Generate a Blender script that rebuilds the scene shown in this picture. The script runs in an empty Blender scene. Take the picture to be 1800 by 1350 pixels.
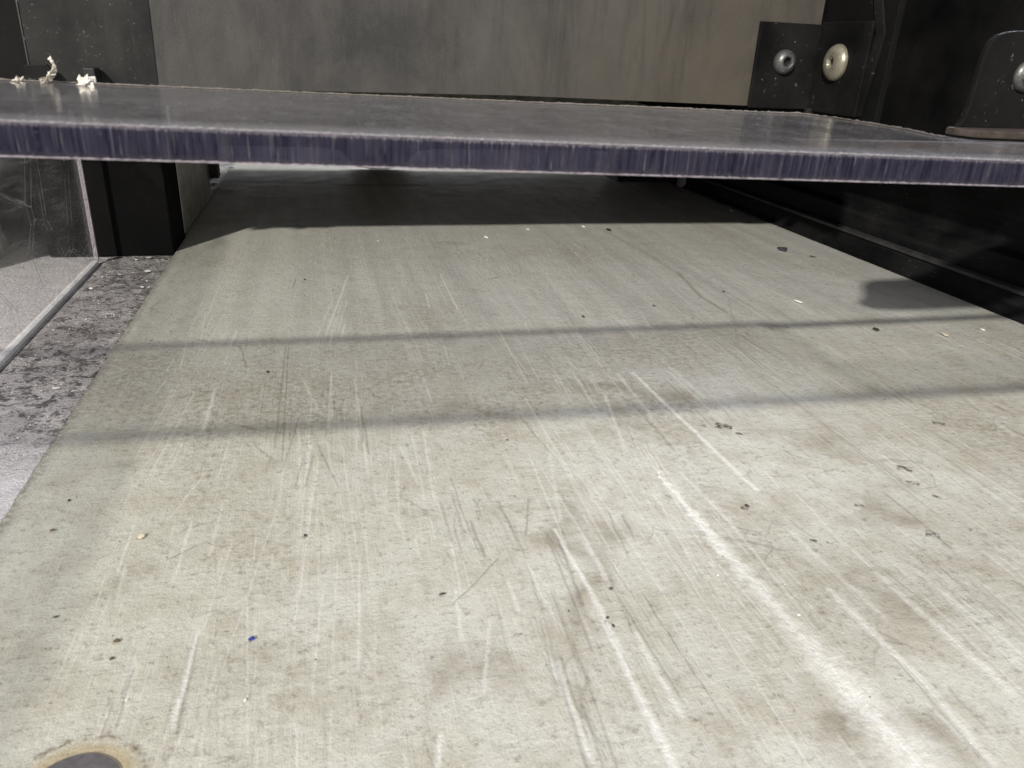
import bpy, bmesh, math, random
import numpy as np
from mathutils import Vector, Matrix, noise
random.seed(7); rs = np.random.RandomState(7)
S = bpy.context.scene; COL = S.collection

# ------------------------------------------------------------------ camera
H = .20; F = 1350.0; SL = .045
_d1 = np.array([-351., -605., F])
_X = (605*605 - 605*SL*351 + F*F)/(351 + 605*SL)
_d2 = np.array([_X, -605 + SL*(_X+351), F])
ya = _d1/np.linalg.norm(_d1); xa = _d2/np.linalg.norm(_d2); za = np.cross(xa, ya)
if za[1] > 0: za = -za
R = np.array([xa, ya, za])
cam_d = bpy.data.cameras.new('camera'); cam = bpy.data.objects.new('camera', cam_d); COL.objects.link(cam)
r_, u_, b_ = R[:, 0], -R[:, 1], -R[:, 2]
M = Matrix(((r_[0], u_[0], b_[0], 0), (r_[1], u_[1], b_[1], 0), (r_[2], u_[2], b_[2], H), (0, 0, 0, 1)))
cam.matrix_world = M
cam_d.sensor_width = 36; cam_d.sensor_fit = 'HORIZONTAL'; cam_d.lens = 36*F/1800
cam_d.clip_start = .01; cam_d.clip_end = 60
cam_d.dof.use_dof = True; cam_d.dof.focus_distance = .58; cam_d.dof.aperture_fstop = 38
S.camera = cam

# ------------------------------------------------------------------ world, lamps, exposure
W = bpy.data.worlds.new('World'); S.world = W; W.use_nodes = True
bg = W.node_tree.nodes['Background']; bg.inputs[0].default_value = (.97, .96, 1, 1); bg.inputs[1].default_value = .60
S.view_settings.view_transform = 'Standard'; S.view_settings.look = 'None'
S.view_settings.exposure = 0; S.view_settings.gamma = 1; S.view_settings.use_curve_mapping = False

def area(name, loc, target, sx, sy, power, col):
    d = bpy.data.lights.new(name, 'AREA'); d.shape = 'RECTANGLE'; d.size = sx; d.size_y = sy
    d.energy = power; d.color = col
    o = bpy.data.objects.new(name, d); COL.objects.link(o); o.location = loc
    o.rotation_euler = (Vector(target)-Vector(loc)).to_track_quat('-Z', 'Y').to_euler()
    return o
KX, KY, LZ = .87, 1.31, 6.0
area('main_lamp', (.25-KX*LZ, .40-KY*LZ, LZ), (.2, .4, 0), .36, .28, 1650, (1, .955, .86))
area('rear_fill', (.25, 1.66, .50), (.20, 1.42, 0), .5, .06, 2.2, (1, 1, .90))  # added unseen fill: lights the far strip and lifts the dark zone
area('far_lamp', (2.3, 1.7, 2.2), (.2, .2, 0), .9, .7, 60, (.84, .88, 1))

# ------------------------------------------------------------------ measuring helpers (points on real planes)
def ray(px, py): return R @ np.array([px-900., py-675., F])
C0 = np.array([0, 0, H])
def onp(px, py, n, d):                       # plane n.P = d
    r = ray(px, py); n = np.array(n, float); return C0 + r*((d - n@C0)/(n@r))
def onz(px, py, z=0.): return onp(px, py, (0, 0, 1), z)
def ony(px, py, y): return onp(px, py, (0, 1, 0), y)
def onx(px, py, x): return onp(px, py, (1, 0, 0), x)

# ------------------------------------------------------------------ node helpers
def mat(name):
    m = bpy.data.materials.new(name); m.use_nodes = True
    nt = m.node_tree; nt.nodes.clear()
    out = nt.nodes.new('ShaderNodeOutputMaterial')
    return m, nt, out
class N:
    def __init__(s, nt): s.nt = nt; s.tc = None
    def n(s, t, **kw):
        x = s.nt.nodes.new('ShaderNode'+t)
        for k, v in kw.items(): setattr(x, k, v)
        return x
    def put(s, sock, v):
        if isinstance(v, bpy.types.NodeSocket): s.nt.links.new(v, sock)
        elif v is not None:
            if sock.type == 'RGBA' and not hasattr(v, '__len__'): v = (v, v, v, 1)
            elif sock.type == 'RGBA' and len(v) == 3: v = (*v, 1)
            sock.default_value = v
    def coord(s):
        if s.tc is None: s.tc = s.n('TexCoord').outputs['Object']
        return s.tc
    def map(s, scale=(1, 1, 1), loc=(0, 0, 0), rot=(0, 0, 0), vec=None):
        m = s.n('Mapping'); s.put(m.inputs['Vector'], vec or s.coord())
        m.inputs['Scale'].default_value = scale; m.inputs['Location'].default_value = loc; m.inputs['Rotation'].default_value = rot
        return m.outputs[0]
    def noise(s, vec, scale, detail=4, rough=.55, dist=0):
        x = s.n('TexNoise'); s.put(x.inputs['Vector'], vec); x.inputs['Scale'].default_value = scale
        x.inputs['Detail'].default_value = detail; x.inputs['Roughness'].default_value = rough; x.inputs['Distortion'].default_value = dist
        return x.outputs['Fac']
    def voro(s, vec, scale, feature='F1', rnd=1):
        x = s.n('TexVoronoi', feature=feature); s.put(x.inputs['Vector'], vec); x.inputs['Scale'].default_value = scale
        x.inputs['Randomness'].default_value = rnd
        return x.outputs['Distance'], x.outputs.get('Color')
    def math(s, op, a, b=None, clamp=False):
        x = s.n('Math', operation=op, use_clamp=clamp); s.put(x.inputs[0], a)
        if b is not None: s.put(x.inputs[1], b)
        return x.outputs[0]
    def rng(s, v, a, b, c=0., d=1., smooth=False):
        x = s.n('MapRange', clamp=True)
        if smooth: x.interpolation_type = 'SMOOTHSTEP'
        s.put(x.inputs['Value'], v)
        for k, q in zip(('From Min', 'From Max', 'To Min', 'To Max'), (a, b, c, d)): s.put(x.inputs[k], q)
        return x.outputs[0]
    def mix(s, f, a, b, mode='MIX'):
        x = s.n('Mix', data_type='RGBA', blend_type=mode); s.put(x.inputs[0], f); s.put(x.inputs[6], a); s.put(x.inputs[7], b)
        return x.outputs[2]
    def bump(s, h, strength=.3, dist=.001, normal=None):
        x = s.n('Bump'); s.put(x.inputs['Height'], h); x.inputs['Strength'].default_value = strength
        x.inputs['Distance'].default_value = dist
        if normal: s.put(x.inputs['Normal'], normal)
        return x.outputs[0]
    def bsdf(s, col, rough=.5, metal=0., normal=None, spec=.5):
        x = s.n('BsdfPrincipled'); s.put(x.inputs['Base Color'], col); s.put(x.inputs['Roughness'], rough)
        s.put(x.inputs['Metallic'], metal); s.put(x.inputs['Specular IOR Level'], spec)
        if normal: s.put(x.inputs['Normal'], normal)
        return x.outputs[0]
    def mixs(s, f, a, b):
        x = s.n('MixShader'); s.put(x.inputs[0], f); s.nt.links.new(a, x.inputs[1]); s.nt.links.new(b, x.inputs[2])
        return x.outputs[0]

def flatten_xy(nn, warp=.0012, wscale=260):
    co = nn.map((1, 1, 0))
    x = nn.n('TexNoise'); nn.put(x.inputs['Vector'], co); x.inputs['Scale'].default_value = wscale; x.inputs['Detail'].default_value = 3
    v = nn.n('VectorMath', operation='SUBTRACT'); nn.put(v.inputs[0], x.outputs['Color']); v.inputs[1].default_value = (.5, .5, .5)
    sc = nn.n('VectorMath', operation='MULTIPLY'); nn.put(sc.inputs[0], v.outputs[0]); sc.inputs[1].default_value = (warp*2, warp*2, 0)
    ad = nn.n('VectorMath', operation='ADD'); nn.put(ad.inputs[0], co); nn.put(ad.inputs[1], sc.outputs[0])
    return co, ad.outputs[0]

# ------------------------------------------------------------------ materials
def belt_material():
    m, nt, out = mat('worn_belt_plastic'); nn = N(nt)
    co, P = flatten_xy(nn, .0009, 300)
    _, P2 = flatten_xy(nn, .010, 45)
    at = nn.n('Attribute'); at.attribute_name = 'marks'; sep = nn.n('SeparateColor'); nn.put(sep.inputs[0], at.outputs['Color'])
    Ls, Ds, Bs = sep.outputs[0], sep.outputs[1], sep.outputs[2]; St = at.outputs['Alpha']
    rag2b = nn.noise(co, 420, 4, .7)
    rag2 = nn.noise(co, 260, 5, .7)
    Ls = nn.math('MULTIPLY', Ls, nn.rng(rag2, .34, .62, .45, 1.1))
    Bs = nn.rng(nn.math('MULTIPLY', Bs, nn.rng(rag2, .40, .62)), .08, .42)
    # large colour variation
    big = nn.noise(co, 7, 4, .6)
    mid = nn.noise(co, 34, 5, .62)
    c = nn.mix(nn.rng(big, .36, .64), (.53, .52, .455), (.585, .578, .53))
    c = nn.mix(nn.math('MULTIPLY', nn.rng(mid, .44, .66), .62), c, (.38, .345, .265))
    m2 = nn.noise(nn.map((1, .55, 0), rot=(0, 0, .25)), 110, 6, .75, .15)
    c = nn.mix(nn.math('MULTIPLY', nn.rng(m2, .50, .66), .36), c, (.31, .28, .22))
    c = nn.mix(nn.math('MULTIPLY', nn.rng(m2, .45, .34), .22), c, (.66, .65, .57))
    c = nn.mix(nn.math('MULTIPLY', St, nn.rng(mid, .3, .62, .7, 1.8)), c, (.24, .205, .15))
    # far half painted greyer for the light's falloff, with streaks in the running direction
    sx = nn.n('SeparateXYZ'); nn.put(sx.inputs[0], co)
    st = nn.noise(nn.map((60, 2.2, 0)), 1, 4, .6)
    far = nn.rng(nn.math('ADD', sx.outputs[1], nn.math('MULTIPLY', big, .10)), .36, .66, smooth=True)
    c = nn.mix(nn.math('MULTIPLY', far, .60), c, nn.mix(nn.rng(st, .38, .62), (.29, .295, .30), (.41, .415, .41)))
    lx = nn.rng(nn.math('SUBTRACT', sx.outputs[0], nn.math('MULTIPLY', sx.outputs[1], -.05)), .16, -.10, smooth=True)
    c = nn.mix(nn.math('MULTIPLY', lx, .30), c, (.51, .50, .41))
    # fine running scratches, both ways
    f1 = nn.noise(nn.map((900, 16, 0), rot=(0, 0, .02)), 1, 3, .7)
    f2 = nn.noise(nn.map((520, 11, 0), rot=(0, 0, -.05)), 1, 3, .7)
    f3 = nn.noise(nn.map((30, 420, 0), rot=(0, 0, .5)), 1, 3, .65)
    near = nn.rng(sx.outputs[1], .75, .3, .25, 1.)
    c = nn.mix(nn.math('MULTIPLY', nn.rng(f1, .60, .74), nn.math('MULTIPLY', near, .55)), c, (.66, .645, .56))
    c = nn.mix(nn.math('MULTIPLY', nn.rng(f2, .62, .78), nn.math('MULTIPLY', near, .42)), c, (.26, .235, .18))
    # pits and specks ground into the surface
    pits = nn.noise(nn.map((1, 1, 0), rot=(0, 0, .7)), 620, 4, .75)
    pits2 = nn.noise(co, 230, 6, .76, .1)
    c = nn.mix(nn.math('MULTIPLY', nn.rng(pits2, .55, .66), .60), c, (.20, .175, .135))
    c = nn.mix(nn.math('MULTIPLY', nn.rng(pits, .58, .70), .6), c, (.15, .13, .10))
    c = nn.mix(nn.math('MULTIPLY', nn.rng(pits2, .43, .32), .35), c, (.64, .63, .55))
    vd, vc = nn.voro(P, 260)
    dots = nn.math('MULTIPLY', nn.rng(vd, .12, .06), nn.rng(nn.noise(co, 60, 3), .56, .66))
    c = nn.mix(nn.math('MULTIPLY', dots, .8), c, (.09, .075, .06))
    eg = nn.math('MULTIPLY', nn.rng(sx.outputs[0], -.1395, -.1455), nn.rng(rag2b, .42, .58))
    c = nn.mix(nn.math('MULTIPLY', eg, .8), c, (.14, .12, .09))
    sm = nn.math('MULTIPLY', nn.rng(nn.noise(nn.map((1, .6, 0), loc=(3, 1, 0)), 9, 3, .5), .50, .66), nn.rng(pits2, .42, .62))
    c = nn.mix(nn.math('MULTIPLY', sm, .72), c, (.27, .235, .175))
    # hairline crazing
    cr, _ = nn.voro(P2, 26, 'DISTANCE_TO_EDGE')
    craz = nn.math('MULTIPLY', nn.rng(cr, .020, .0), nn.rng(nn.noise(co, 18, 3), .54, .64))
    c = nn.mix(nn.math('MULTIPLY', craz, .45), c, (.17, .15, .12))
    c = nn.mix(nn.math('MINIMUM', Ls, .80), c, (.80, .79, .75))
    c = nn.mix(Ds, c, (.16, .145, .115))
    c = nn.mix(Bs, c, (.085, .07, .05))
    # tan ring round the plugged hole
    hc = onz(124, 1392)
    dv = nn.n('VectorMath', operation='DISTANCE'); nn.put(dv.inputs[0], P); dv.inputs[1].default_value = (hc[0], hc[1], 0)
    dist = dv.outputs['Value']
    c = nn.mix(nn.math('MULTIPLY', nn.rng(dist, .0195, .0155, smooth=True), .75), c, (.42, .34, .20))
    c = nn.mix(nn.math('MULTIPLY', nn.math('MULTIPLY', nn.rng(dist, .0178, .0195), nn.rng(dist, .0212, .0195)), nn.rng(rag2, .45, .6)), c, (.16, .12, .07))
    # sensor-scale mottling of the plastic itself
    gr = nn.noise(co, 2600, 2, .8)
    c = nn.mix(1., c, nn.mix(nn.rng(gr, .3, .7), (.93, .93, .93), (1.06, 1.06, 1.06)), 'MULTIPLY')
    h = nn.math('ADD', nn.math('MULTIPLY', mid, .5), nn.math('MULTIPLY', m2, .5))
    h = nn.math('ADD', h, nn.math('MULTIPLY', pits2, .55))
    h = nn.math('ADD', h, nn.math('MULTIPLY', f3, .18))
    h = nn.math('ADD', h, nn.math('MULTIPLY', f1, .20))
    h = nn.math('SUBTRACT', h, nn.math('MULTIPLY', pits, .22))
    h = nn.math('SUBTRACT', h, nn.math('MULTIPLY', Ls, .16))
    h = nn.math('SUBTRACT', h, nn.math('MULTIPLY', Ds, .35))
    h = nn.math('SUBTRACT', h, nn.math('MULTIPLY', Bs, .3))
    nrm = nn.bump(h, .85, .0018)
    rough = nn.rng(mid, .3, .7, .40, .62)
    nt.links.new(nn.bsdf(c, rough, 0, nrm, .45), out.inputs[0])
    return m

def bed_material():
    m, nt, out = mat('grimy_bed_plastic'); nn = N(nt); co = nn.coord()
    a = nn.noise(co, 95, 6, .68, .8); b = nn.noise(co, 420, 4, .7); d = nn.noise(co, 14, 4, .6)
    sx = nn.n('SeparateXYZ'); nn.put(sx.inputs[0], co)
    c = nn.mix(nn.rng(d, .35, .65), (.42, .395, .39), (.66, .63, .63))
    grime = nn.math('ADD', a, nn.math('MULTIPLY', nn.math('SUBTRACT', b, .5), .55))
    c = nn.mix(nn.math('MULTIPLY', nn.rng(grime, .46, .60), .92), c, (.060, .048, .043))
    # dirt is thickest away from the near end
    yy = nn.rng(nn.math('ADD', sx.outputs[1], nn.math('MULTIPLY', d, .12)), .40, .78)
    c = nn.mix(nn.math('MULTIPLY', yy, .28), c, (.15, .142, .138))
    cl = nn.rng(nn.math('ADD', sx.outputs[0], nn.math('MULTIPLY', d, .02)), -.19, -.215)
    c = nn.mix(nn.math('MULTIPLY', cl, nn.rng(b, .35, .7, .85, .45)), c, (.84, .81, .82))
    nearc = nn.rng(sx.outputs[1], .43, .37)
    c = nn.mix(nn.math('MULTIPLY', nearc, .85), c, (.78, .75, .78))
    nrm = nn.bump(nn.math('ADD', nn.math('MULTIPLY', a, .7), nn.math('MULTIPLY', b, .5)), 1., .003)
    nt.links.new(nn.bsdf(c, nn.rng(a, .35, .6, .10, .5), 0, nrm, .9), out.inputs[0]); return m

def steel_material():
    m, nt, out = mat('brushed_stained_steel'); nn = N(nt)
    v1 = nn.noise(nn.map((85, 85, 9)), 1, 6, .72, .3); v2 = nn.noise(nn.map((13, 13, 8)), 1, 6, .7, .6)
    v3 = nn.noise(nn.map((700, 700, 18)), 1, 3, .7); b = nn.noise(nn.coord(), 9, 4, .6); fine = nn.noise(nn.coord(), 1400, 2, .7)
    c = nn.mix(nn.rng(v2, .36, .66), (.078, .074, .070), (.034, .033, .033))
    sx = nn.n('SeparateXYZ'); nn.put(sx.inputs[0], nn.coord())
    warm = nn.math('MULTIPLY', nn.rng(sx.outputs[0], .05, .38, smooth=True), nn.rng(b, .35, .6, .5, 1))
    c = nn.mix(nn.math('MULTIPLY', warm, .75), c, (.100, .086, .066))
    drips = nn.math('MULTIPLY', nn.rng(v1, .50, .72), nn.rng(nn.math('ADD', sx.outputs[2], nn.math('MULTIPLY', v2, .10)), .19, .30, .3, 1))
    c = nn.mix(nn.math('MULTIPLY', drips, .7), c, (.034, .032, .031))
    c = nn.mix(nn.math('MULTIPLY', nn.rng(v3, .62, .76), .35), c, (.17, .165, .16))
    c = nn.mix(nn.math('MULTIPLY', nn.rng(fine, .55, .75), .4), c, (.22, .215, .20))
    c = nn.mix(nn.math('MULTIPLY', nn.rng(fine, .45, .28), .4), c, (.03, .03, .03))
    # pale scuffs, as measured
    P = nn.coord()
    nrm = nn.bump(nn.math('ADD', v3, nn.math('MULTIPLY', fine, .3)), .15, .0005)
    nt.links.new(nn.bsdf(c, nn.rng(v1, .3, .7, .55, .42), .15, nrm, .35), out.inputs[0]); return m

def black_material(name, base=.008, rough=.35, dust=.35, dcol=(.07, .068, .066), dscale=300, streak=None, bumpk=.1):
    m, nt, out = mat(name); nn = N(nt); co = nn.coord()
    n1 = nn.noise(co, dscale, 4, .7); n2 = nn.noise(co, 18, 4, .6); n3 = nn.noise(co, dscale*5, 2, .7)
    c = nn.mix(nn.math('MULTIPLY', nn.rng(n2, .35, .7), dust), (base, base, base*1.1), dcol)
    sp = nn.math('MULTIPLY', nn.rng(n1, .64, .72), nn.rng(n2, .42, .6))
    c = nn.mix(nn.math('MULTIPLY', sp, dust), c, (.25, .24, .23))
    if streak:
        s1 = nn.noise(nn.map(streak), 1, 4, .65)
        c = nn.mix(nn.math('MULTIPLY', nn.rng(s1, .52, .72), dust), c, dcol)
    nt.links.new(nn.bsdf(c, nn.rng(n2, .3, .7, rough, rough+.2), 0, nn.bump(n3, bumpk, .0004), .12), out.inputs[0]); return m

def clear_material(name, dust_lo, dust_hi, tint, refl=1., dcol=(.42, .40, .43), scratch=True, dscale=1.):
    """clear plastic sheet: light goes straight through, the surface mirrors by its angle, dust and scratches are matt"""
    m, nt, out = mat(name); nn = N(nt); co = nn.coord()
    tr = nn.n('BsdfTransparent'); tr.inputs[0].default_value = (*tint, 1)
    gl = nn.n('BsdfGlossy'); gl.inputs['Roughness'].default_value = .10; gl.inputs[0].default_value = (1, 1, 1, 1)
    ge = nn.n('NewGeometry'); dp = nn.n('VectorMath', operation='DOT_PRODUCT')
    nn.put(dp.inputs[0], ge.outputs['Normal']); nn.put(dp.inputs[1], ge.outputs['Incoming'])
    sch = nn.math('POWER', nn.math('SUBTRACT', 1., nn.math('ABSOLUTE', dp.outputs['Value'])), 5.)
    fres = nn.math('ADD', .025, nn.math('MULTIPLY', sch, .95))      # the angle law, the same from both sides
    a = nn.noise(co, 55*dscale, 5, .65); b = nn.noise(co, 1700, 4, .75); cl = nn.noise(co, 14*dscale, 4, .6)
    nrm = nn.bump(nn.noise(co, 1500, 2, .6), .05, .0003)
    nn.put(gl.inputs['Normal'], nrm)
    s = nn.mixs(nn.math('MULTIPLY', fres, refl), tr.outputs[0], gl.outputs[0])
    f = nn.rng(nn.math('ADD', nn.math('MULTIPLY', a, .5), nn.math('MULTIPLY', cl, .5)), .38, .62, dust_lo, dust_hi)
    f = nn.math('MULTIPLY', f, nn.rng(b, .30, .70, .35, 1.7))
    if scratch == 'fine':
        g1 = nn.noise(nn.map((220, 60, 200)), 1, 4, .75); g2 = nn.noise(nn.map((900, 500, 900)), 1, 3, .8)
        f = nn.math('ADD', f, nn.math('MULTIPLY', nn.rng(g1, .55, .75), .14))
        f = nn.math('ADD', f, nn.math('MULTIPLY', nn.rng(g2, .60, .70), .42))
        gy = nn.n('SeparateXYZ'); nn.put(gy.inputs[0], co)
        f = nn.math('ADD', f, nn.math('MULTIPLY', nn.rng(gy.outputs[1], .178, .160), nn.rng(b, .3, .7, .08, .45)))
    elif scratch:
        vv, _ = nn.voro(nn.map((1, 1, 1), rot=(.4, .9, .2)), 24*dscale, 'DISTANCE_TO_EDGE')
        wv = nn.noise(nn.map((14, 30, 500), rot=(.3, .2, .9)), 1, 4, .7)
        f = nn.math('ADD', f, nn.math('MULTIPLY', nn.rng(wv, .56, .70), .30))
        f = nn.math('ADD', f, nn.math('MULTIPLY', nn.math('MULTIPLY', nn.rng(vv, .014, 0), nn.rng(a, .42, .56)), .5))
    sp = nn.noise(co, 420, 3, .8)
    f = nn.math('ADD', f, nn.math('MULTIPLY', nn.rng(sp, .70, .76), .6), True)
    df = nn.bsdf(dcol, .8, 0, None, .2)
    nt.links.new(nn.mixs(f, s, df), out.inputs[0]); return m

def cut_edge_material():
    m, nt, out = mat('sawn_plastic_edge'); nn = N(nt)
    s1 = nn.noise(nn.map((1900, 1900, 60), rot=(0, .10, 0)), 1, 3, .7); s2 = nn.noise(nn.map((800, 800, 24), rot=(0, .12, 0)), 1, 5, .7)
    s3 = nn.noise(nn.map((140, 140, 50)), 1, 4, .6)
    c = nn.mix(nn.rng(s2, .38, .64), (.007, .0067, .017), (.038, .036, .060))
    c = nn.mix(nn.math('MULTIPLY', nn.rng(s1, .57, .70), .8), c, (.15, .145, .165))
    c = nn.mix(nn.math('MULTIPLY', nn.rng(s3, .52, .66), .4), c, (.06, .057, .07))
    sx = nn.n('SeparateXYZ'); nn.put(sx.inputs[0], nn.coord())
    hz = nn.math('ADD', nn.math('ADD', sx.outputs[2], nn.math('MULTIPLY', sx.outputs[0], .0)), nn.math('MULTIPLY', nn.math('SUBTRACT', s1, .5), .0016))
    rim = nn.rng(hz, -.0008, -.0002)
    c = nn.mix(nn.math('MULTIPLY', rim, .6), c, (.27, .245, .28))
    low = nn.rng(hz, -.0048, -.0057)
    c = nn.mix(nn.math('MULTIPLY', low, .3), c, (.08, .07, .08))
    nrm = nn.bump(nn.math('ADD', nn.math('MULTIPLY', s1, .6), s2), .6, .0006)
    a = nn.bsdf(c, .6, 0, nrm, .08)
    tr = nn.n('BsdfTransparent'); tr.inputs[0].default_value = (.36, .35, .46, 1)
    # the edge scatters but also lets some light on through the sheet
    nt.links.new(nn.mixs(.86, tr.outputs[0], a), out.inputs[0]); return m

def plain(name, col, rough=.5, metal=0., var=.25, scale=300, bumpk=.2, spec=.5):
    m, nt, out = mat(name); nn = N(nt); co = nn.coord()
    n1 = nn.noise(co, scale, 4, .65)
    dk = tuple(x*(1-var) for x in col); lt = tuple(min(1, x*(1+var)) for x in col)
    c = nn.mix(nn.rng(n1, .3, .7), dk, lt)
    nt.links.new(nn.bsdf(c, rough, metal, nn.bump(n1, bumpk, .0005), spec), out.inputs[0]); return m

M_BELT = belt_material(); M_BED = bed_material(); M_STEEL = steel_material()
M_BLACK = black_material('black_painted_metal', .003, .55, .10)
M_PLATE = black_material('black_side_plate', .0035, .5, .15, (.025, .024, .024), 260)
M_BRKT = black_material('black_oxide_bracket', .004, .42, .6, (.020, .019, .018), 220, None, .25)
M_BRKT2 = black_material('dusty_grey_bracket', .005, .5, .7, (.018, .017, .016), 260, None, .3)
M_RAIL = black_material('black_rubber_rail', .004, .42, .5, (.022, .022, .023), 260, (160, 5, 160), .3)
M_DARKWALL = black_material('sooty_wall', .030, .6, .7, (.10, .095, .10), 90, None, .4)
M_PANELSHADE = black_material('panel_shade_mat', .012, .55, .9, (.040, .039, .036), 480, (70, 70, 9), .2)  # dark tone stands in for shade on the panel's left end
M_SHEET = clear_material('clear_guard_plastic', .03, .10, (.985, .985, .99), .66, (.34, .325, .345), 'fine')
M_SCREEN = clear_material('clear_screen_plastic', .02, .10, (.97, .97, .975), .8, (.60, .59, .60), True, .7)
M_EDGE = cut_edge_material()
M_RIM = plain('whitened_burr', (.22, .21, .225), .7, 0, .45, 1200, .5)
M_TANRIM = plain('dusty_back_burr', (.13, .115, .10), .7, 0, .4, 900, .5)
M_PALE = plain('bright_cut_plastic', (.93, .94, .95), .35, 0, .2, 260, .3)
M_EDGEDULL = plain('dull_cut_plastic', (.30, .27, .30), .6, 0, .4, 500, .4)
M_OLIVE = plain('olive_grey_plastic', (.30, .29, .23), .5, 0, .4, 60, .2)
M_ZINC = plain('brassy_zinc', (.29, .27, .21), .36, .55, .25, 500, .15)
M_ZINC2 = plain('greyed_zinc', (.13, .13, .13), .40, .6, .3, 500, .2)
M_SOCK = plain('socket_dark', (.010, .010, .010), .6, 0, .2, 400)
M_PLUG = plain('grey_plug_steel', (.115, .108, .115), .55, .1, .25, 500, .3)
M_RUST = plain('rusty_dusty_steel', (.045, .033, .028), .75, 0, .55, 160, .6)
M_CHIPW = plain('white_plastic_chip', (.82, .80, .74), .4, 0, .12, 400)
M_CHIPC = plain('cream_plastic_chip', (.60, .55, .42), .5, 0, .25, 400)
M_CHIPD = plain('black_rubber_chip', (.045, .04, .034), .5, 0, .3, 400)
M_CHIPG = plain('grey_metal_chip', (.10, .10, .115), .35, .5, .3, 400)
M_CHIPB = plain('blue_plastic_chip', (.03, .045, .24), .4, 0, .2, 400)
M_FLUFF = plain('pale_shaving', (.70, .66, .60), .6, 0, .35, 700, .4)

# ------------------------------------------------------------------ object helpers
def link_mesh(name, verts, faces, material, parent=None, smooth=False, bevel=0, loc=None):
    me = bpy.data.meshes.new(name); me.from_pydata([tuple(v) for v in verts], [], faces); me.validate(); me.update()
    bm = bmesh.new(); bm.from_mesh(me); bmesh.ops.recalc_face_normals(bm, faces=bm.faces)
    if bevel: bmesh.ops.bevel(bm, geom=list(bm.edges), offset=bevel, segments=2, affect='EDGES', profile=.6)
    bm.to_mesh(me); bm.free()
    if smooth:
        for p in me.polygons: p.use_smooth = True
    me.materials.append(material)
    o = bpy.data.objects.new(name, me); COL.objects.link(o)
    if parent: o.parent = parent
    if loc is not None: o.location = loc
    return o
def box(name, x0, x1, y0, y1, z0, z1, material, parent=None, bevel=.0006):
    v = [(x, y, z) for x in (x0, x1) for y in (y0, y1) for z in (z0, z1)]
    f = [(0, 1, 3, 2), (4, 6, 7, 5), (0, 4, 5, 1), (2, 3, 7, 6), (0, 2, 6, 4), (1, 5, 7, 3)]
    return link_mesh(name, v, f, material, parent, bevel=bevel)
def prism(name, poly, axis, a, b, material, parent=None, bevel=0):
    """poly: 2-D points; axis x: (y,z) pts, axis y: (x,z), axis z: (x,y); extruded from a to b"""
    def P(p, t): return {'x': (t, p[0], p[1]), 'y': (p[0], t, p[1]), 'z': (p[0], p[1], t)}[axis]
    n = len(poly); v = [P(p, a) for p in poly]+[P(p, b) for p in poly]
    f = [tuple(range(n)), tuple(range(2*n-1, n-1, -1))]+[(i, (i+1) % n, n+(i+1) % n, n+i) for i in range(n)]
    return link_mesh(name, v, f, material, parent, bevel=bevel)
def tag(o, label=None, cat=None, group=None, kind=None):
    for k, v in (('label', label), ('category', cat), ('group', group), ('kind', kind)):
        if v: o[k] = v
    return o
def thing(name, label, cat, loc, group=None):
    o = bpy.data.objects.new(name, None); o.empty_display_size = .02; COL.objects.link(o); o.location = loc
    bpy.context.view_layer.update()
    return tag(o, label, cat, group)
def adopt(child, root):
    child.parent = root; child.matrix_parent_inverse = Matrix.Translation(root.location).inverted()
    return child

# ------------------------------------------------------------------ layout (metres)
YF, YP = .16, .700                       # front edge of the guard sheet, face of the steel panel
XL, XR = -.1455, .585                    # belt edges

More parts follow.
